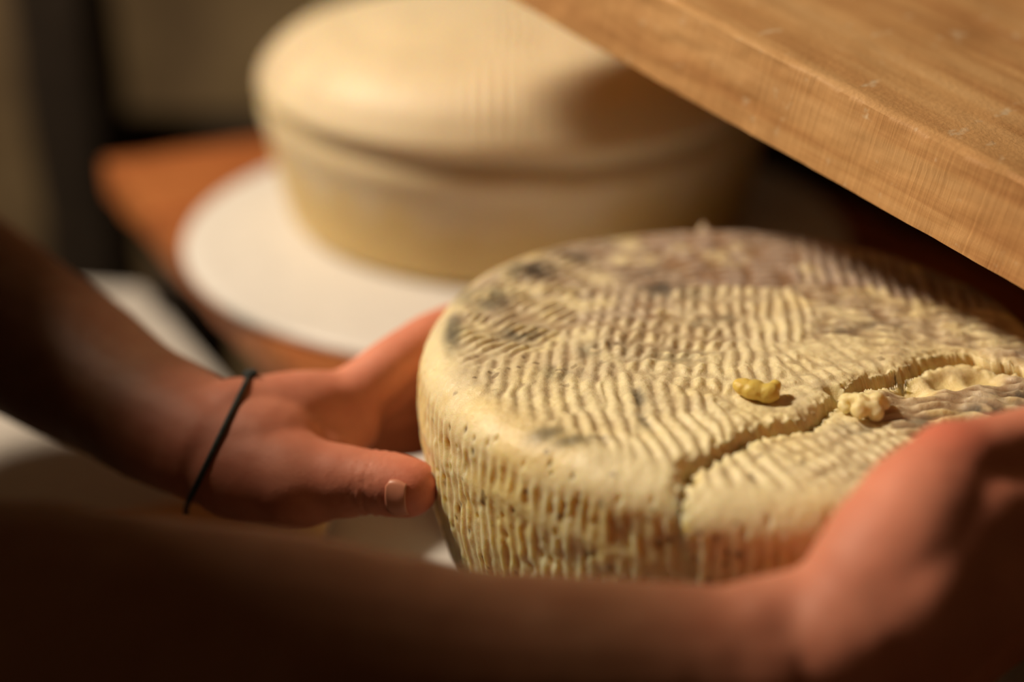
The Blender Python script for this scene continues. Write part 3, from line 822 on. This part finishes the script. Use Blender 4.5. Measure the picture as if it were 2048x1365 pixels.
# left hand: fingers pass behind the wheel, thumb on its near side
mcp = [PH(690, 800, 0.585), PH(690, 818, 0.603), PH(680, 845, 0.612), PH(660, 880, 0.616)]
wro = [PH(470, 850, 0.568), PH(465, 875, 0.575), PH(470, 900, 0.575), PH(470, 930, 0.572)]
for a, b, r0, r1 in zip(wro, mcp, (0.019, 0.019, 0.018, 0.017), (0.0125, 0.0125, 0.0118, 0.0105)):
    tube(bm, [a, (a + b) / 2, b], [r0, (r0 + r1) / 2 + 0.001, r1])
ztip = (-0.032, -0.049, -0.064, -0.078)
for k, (m_, zt, ln) in enumerate(zip(mcp, ztip, (1.0, 1.1, 1.02, 0.84))):
    q1 = C(159, RC + 0.0165, zt); q2 = C(159 - 13 * ln, RC + 0.0125, zt - 0.001); q3 = C(159 - 25 * ln, RC + 0.0090, zt - 0.002)
    rr_ = (0.0122, 0.0122, 0.0115, 0.0100)[k]
    tube(bm, [m_, q1, q2, q3], [rr_, rr_ * 0.93, rr_ * 0.84, rr_ * 0.74])
tube(bm, [PH(560, 880, .57), PH(700, 850, .59)], [0.018, 0.013])          # body of the hand
tube(bm, [PH(640, 900, .572), PH(715, 862, .59)], [0.012, 0.009])          # web
tube(bm, [PH(480, 935, 0.558), PH(590, 962, 0.548), PH(665, 962, 0.543)], [0.0215, 0.0195, 0.0150])
tube(bm, [PH(665, 962, 0.543), PH(755, 966, 0.537), PH(818, 975, 0.533)], [0.0150, 0.0130, 0.0118], 1.0)
# right arm, crossing in front
RE = PH(-420, 1275, 0.40); RW = PH(1480, 1352, 0.412)
RS = Vector((-0.44, 0.33, CZ + 0.0))
tube(bm, [RS, (RS + RE) / 2 + Vector((-0.01, -0.015, 0)), RE], [0.056, 0.052, 0.045])
tube(bm, [RE, PH(0, 1272, 0.402), PH(500, 1302, 0.405), PH(1000, 1348, 0.408), RW], [0.043, 0.0405, 0.0365, 0.0305, 0.0270], 0.95)
# right hand: heel and thumb over the near rim, fingers round the wall to the right
rm = [C(-57, RC + 0.020, -0.012), C(-58, RC + 0.022, -0.032), C(-60, RC + 0.022, -0.050), C(-63, RC + 0.021, -0.064)]
rw_ = [RW + Vector((0.004, 0.003, 0.010)), RW + Vector((0.004, 0, 0.002)), RW + Vector((0.004, 0, -0.006)), RW + Vector((0.003, 0, -0.012))]
for a, b, r0, r1 in zip(rw_, rm, (0.019, 0.019, 0.018, 0.017), (0.0125, 0.0125, 0.0118, 0.0105)):
    tube(bm, [a, (a + b) / 2 + Vector((0, -0.012, 0)), b], [r0, (r0 + r1) / 2 + 0.003, r1])
for k, (m_, zt, ln) in enumerate(zip(rm, (-0.020, -0.038, -0.054, -0.067), (1.0, 1.1, 1.02, 0.84))):
    rr_ = (0.0122, 0.0122, 0.0115, 0.0100)[k]
    q1 = C(-57 + 19 * ln, RC + 0.0165, zt); q2 = C(-57 + 31 * ln, RC + 0.0128, zt - 0.001); q3 = C(-57 + 42 * ln, RC + 0.0092, zt - 0.002)
    tube(bm, [m_, q1, q2, q3], [rr_, rr_ * 0.93, rr_ * 0.84, rr_ * 0.74])
tube(bm, [PH(1660, 1330, 0.412), PH(1765, 1150, 0.410), PH(1835, 1030, 0.416), PH(1905, 935, 0.427)], [0.0200, 0.0215, 0.0190, 0.0145])
tube(bm, [PH(1800, 1200, 0.408), PH(1905, 1060, 0.42), PH(2010, 1040, 0.43), PH(2120, 1040, .45)], [0.022, 0.0195, 0.016, 0.012])
tube(bm, [PH(1905, 935, 0.427), PH(2075, 885, 0.450), PH(2200, 850, 0.472)], [0.0140, 0.0120, 0.0108])
tube(bm, [PH(1680, 1280, 0.41), PH(1900, 1180, 0.42), rm[0]], [0.024, 0.022, 0.014])
# shoulders, chest, neck and head (outside the frame)
ctr = (LS + RS) / 2
fwd = Vector(((RS - LS).y, -(RS - LS).x, 0)).normalized()
if fwd.x < 0: fwd = -fwd
acr = (RS - LS).normalized()
tube(bm, [LS, ctr + Vector((-.03, 0, 0.03)), RS], [0.062, 0.075, 0.062])
tube(bm, [ctr + Vector((0, 0, .03)) - fwd * .05, ctr - fwd * 0.09 + Vector((0, 0, -0.22)), ctr - fwd * 0.12 + Vector((0, 0, -0.48))], [0.15, 0.155, 0.15], 0.68, acr, 32)
HD = Vector((-0.45, 0.455, CZ + 0.165))
tube(bm, [ctr + Vector((0, 0, .06)), HD + Vector((0, 0, -0.05)) - fwd * 0.02], [0.062, 0.055])
ball(bm, HD + Vector((0, 0, .03)), 0.088)
ball(bm, HD + fwd * 0.020 + Vector((0, 0, -.03)), 0.072)
ball(bm, HD + fwd * 0.050 + Vector((0, 0, -.082)), 0.035)
tube(bm, [HD + fwd * 0.088 + Vector((0, 0, 0.012)), HD + fwd * 0.108 + Vector((0, 0, -0.030))], [0.009, 0.014])
for s in (-1, 1):
    ball(bm, HD + acr * s * 0.084 + Vector((0, 0, -0.012)) - fwd * 0.008, (0.014, 0.014, 0.030))
    tube(bm, [HD + fwd * .083 + acr * s * .014 + Vector((0, 0, .024)), HD + fwd * .074 + acr * s * .046 + Vector((0, 0, .022))], [.009, .008])
tube(bm, [HD + fwd * .085 - acr * .020 + Vector((0, 0, -.056)), HD + fwd * .090 + Vector((0, 0, -.057)), HD + fwd * .085 + acr * .020 + Vector((0, 0, -.056))], [.006, .009, .006])

body_me = fuse(bm, 0.0021, 7, 'person')
nv = len(body_me.vertices); co = np.empty(nv * 3, np.float32); body_me.vertices.foreach_get('co', co); co = co.reshape(-1, 3).astype(float)
no = np.empty(nv * 3, np.float32); body_me.vertices.foreach_get('normal', no); no = no.reshape(-1, 3).astype(float)
# creases over the thumb joint and soft tendons on the hands
tip = np.array(PH(818, 975, 0.533)); ipj = np.array(PH(752, 966, 0.537)); ax = (tip - ipj) / np.linalg.norm(tip - ipj)
rel = co - ipj; s_ = rel @ ax; dist = np.linalg.norm(rel - s_[:, None] * ax, axis=1)
mk = np.exp(-(s_ / 0.0062) ** 2) * (dist < 0.02)
disp = -0.0010 * mk * np.clip(0.3 + 0.7 * np.cos(2 * np.pi * s_ / 0.0040 + 0.9 * vnoise(co[:, 2] * 70, co[:, 1] * 70, None, 3)), 0, 1)
disp += 0.0006 * fbm(co[:, 0] * 70, co[:, 1] * 70, co[:, 2] * 70, 6, 2)
co += no * disp[:, None]
body_me.vertices.foreach_set('co', co.astype(np.float32).ravel()); body_me.update()
# tone: ruddy hands, browner forearms with the body's cast shadow put into their colour
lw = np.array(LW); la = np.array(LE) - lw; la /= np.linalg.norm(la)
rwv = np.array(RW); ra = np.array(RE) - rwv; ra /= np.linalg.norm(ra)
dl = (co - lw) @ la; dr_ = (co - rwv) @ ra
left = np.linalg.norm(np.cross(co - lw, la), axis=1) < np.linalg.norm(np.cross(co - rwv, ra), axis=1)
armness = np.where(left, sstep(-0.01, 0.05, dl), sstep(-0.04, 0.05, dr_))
hand_c = np.array([0.68, 0.265, 0.175]); arm_shade_c = np.array([0.255, 0.112, 0.058])
tone = hand_c * (1 - armness[:, None]) + arm_shade_c * armness[:, None]
for pt, rr_, f in ((PH(1890, 900, .425), 0.017, 0.75), (PH(830, 985, .53), 0.012, 0.6), (PH(650, 960, .543), 0.012, 0.3)):
    g = f * np.exp(-(np.linalg.norm(co - np.array(pt), axis=1) / rr_) ** 2)
    tone = tone * (1 - g[:, None]) + np.array([0.58, 0.13, 0.08]) * g[:, None]
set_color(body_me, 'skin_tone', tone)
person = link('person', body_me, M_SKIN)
tag(person, 'person with bare forearms and a dark wrist cord lifting the mouldy cracked cheese', 'person')
bvh = BVHTree.FromPolygons([v.co for v in body_me.vertices], [p_.vertices for p_ in body_me.polygons])

# thumbnail
def nail(name, base, axis, face, w, l, r):
    axis = Vector(axis).normalized(); face = Vector(face); face = (face - axis * face.dot(axis)).normalized(); side = axis.cross(face)
    vs = []; nu, nv_ = 9, 12
    for j_ in range(nv_ + 1):
        t = j_ / nv_; ww = w * (0.86 + 0.14 * math.sin(math.pi * min(1, t * 1.1))) * (1 if t > 0.15 else 0.72 + 0.28 * t / 0.15)
        for i_ in range(nu):
            a = (i_ / (nu - 1) - 0.5) * 2
            off = r * math.cos(a * 1.0) - r
            q_ = base + axis * (l * t) + side * ww * a
            hit = bvh.ray_cast(q_ + face * 0.03, -face)
            q_ = hit[0] if hit[0] is not None else q_
            vs.append(q_ + face * (0.0003 + 0.0007 * t))
    fs = [(j_ * nu + i_, j_ * nu + i_ + 1, (j_ + 1) * nu + i_ + 1, (j_ + 1) * nu + i_) for j_ in range(nv_) for i_ in range(nu - 1)]
    me = bpy.data.meshes.new(name); me.from_pydata(vs, [], fs); me.update()
    me.polygons.foreach_set('use_smooth', np.full(len(me.polygons), True))
    o = link(name, me, M_NAIL, person)
    m_ = o.modifiers.new('t', 'SOLIDIFY'); m_.thickness = 0.0009; m_.offset = -0.3
    return o
camv = Vector((0, 0, CZ)) - Vector(tip)
nb_ = PH(792, 985, 0.533)
nail('thumbnail', nb_, Vector(ax), camv.normalized() + Vector((0, 0, -0.25)), 0.0080, 0.0085, 0.01)

# cord bracelet round the left wrist
cc_ = PH(432, 890, 0.5675)
img_dir = (PH(490, 770, .567) - PH(372, 1015, .567)).normalized()
view = (cc_ - Vector((0, 0, CZ))).normalized()
cax = (view * 0.94).cross(img_dir).normalized()
sd_ = cax.cross(img_dir).normalized(); up_ = img_dir
pts = []
for k in range(64):
    a = 2 * math.pi * k / 64
    d = (up_ * math.cos(a) + sd_ * math.sin(a)).normalized()
    hit = bvh.ray_cast(cc_ + d * 0.09, -d)
    r_ = (hit[0] - cc_).length if hit[0] is not None else 0.027
    pts.append(cc_ + d * (min(r_, 0.034) + 0.0009))
cu = bpy.data.curves.new('wrist_cord', 'CURVE'); cu.dimensions = '3D'; cu.bevel_depth = 0.0012; cu.bevel_resolution = 3
sp = cu.splines.new('POLY'); sp.points.add(63); sp.use_cyclic_u = True
for k, p_ in enumerate(pts): sp.points[k].co = (*p_, 1)
lowp = min(pts, key=lambda p_: (p_ - PH(372, 1012, .565)).length); hip = min(pts, key=lambda p_: (p_ - PH(488, 772, .567)).length)
sp = cu.splines.new('POLY'); sp.points.add(2)
for k, p_ in enumerate((lowp, lowp + (PH(368, 1026, .565) - PH(372, 1010, .565)), lowp + (PH(370, 1034, .565) - PH(372, 1010, .565)))): sp.points[k].co = (*p_, 1)
tmp = bpy.data.objects.new('cord_tmp', cu); COL.objects.link(tmp)
cm = bpy.data.meshes.new_from_object(tmp.evaluated_get(bpy.context.evaluated_depsgraph_get())); bpy.data.objects.remove(tmp); bpy.data.curves.remove(cu)
o = link('wrist_cord', cm, M_CORD, person)
o['label'] = 'dark thin cord tied round the left wrist'
bmk = bmesh.new(); ball(bmk, hip, (0.0030, 0.0026, 0.0028)); ball(bmk, hip + Vector((0.002, 0, 0.001)), 0.0021)
me = bpy.data.meshes.new('cord_knot'); bmk.to_mesh(me); bmk.free()
kn = link('cord_knot', me, M_CORD, o)

# clothing and head details (outside the frame)
def grown(name, build, voxel, it, material):
    b_ = bmesh.new(); build(b_); m_ = fuse(b_, voxel, it, name); return link(name, m_, material, person)
def shirt(b_):
    tube(b_, [ctr + Vector((0, 0, .02)) - fwd * .05, ctr - fwd * 0.09 + Vector((0, 0, -0.22)), ctr - fwd * 0.12 + Vector((0, 0, -0.50))], [0.175, 0.178, 0.172], 0.72, acr, 32)
    tube(b_, [LS, ctr + Vector((-.03, 0, 0.03)), RS], [0.080, 0.088, 0.080])
    for s_0, e_0 in ((LS, LE), (RS, RE)):
        tube(b_, [s_0, s_0 + (e_0 - s_0) * 0.55], [0.080, 0.078])
grown('shirt', shirt, 0.006, 4, M_SHIRT)
hipc = ctr - fwd * 0.12 + Vector((0, 0, -0.52))
feet = [Vector((hipc.x, hipc.y, 0)) + acr * s * 0.12 for s in (-1, 1)]
def trousers(b_):
    tube(b_, [hipc + Vector((0, 0, .06)), hipc - Vector((0, 0, .12))], [0.165, 0.16], 0.7, acr, 28)
    for s, f_ in zip((-1, 1), feet):
        tube(b_, [hipc + acr * s * .09 - Vector((0, 0, .10)), Vector(((hipc.x + f_.x) / 2, (hipc.y + f_.y) / 2, hipc.z * 0.52)) + fwd * .02 + acr * s * .05, f_ + Vector((0, 0, .12))], [0.09, 0.065, 0.055])
grown('trousers', trousers, 0.007, 3, M_TROUSER)
for f_ in feet:
    grown('shoe', lambda b_: tube(b_, [f_ + Vector((0, 0, .055)) - fwd * .05, f_ + Vector((0, 0, .05)) + fwd * .06, f_ + Vector((0, 0, .04)) + fwd * .16], [.052, .05, .038], 0.85, acr), 0.005, 3, M_SHOE)
def hair(b_):
    ball(b_, HD + Vector((0, 0, .045)) - fwd * .012, 0.096); ball(b_, HD + Vector((0, 0, .0)) - fwd * .035, 0.080)
grown('hair', hair, 0.004, 3, M_HAIR)
for s in (-1, 1):
    ec = HD + fwd * .078 + acr * s * .031 + Vector((0, 0, .006))
    b_ = bmesh.new(); ball(b_, ec, 0.0125); me = bpy.data.meshes.new('eye'); b_.to_mesh(me); b_.free(); eo = link('eye', me, M_EYE, person)
    b_ = bmesh.new(); ball(b_, ec + fwd * .0085, 0.0062); me = bpy.data.meshes.new('iris'); b_.to_mesh(me); b_.free(); link('iris', me, M_IRIS, eo)
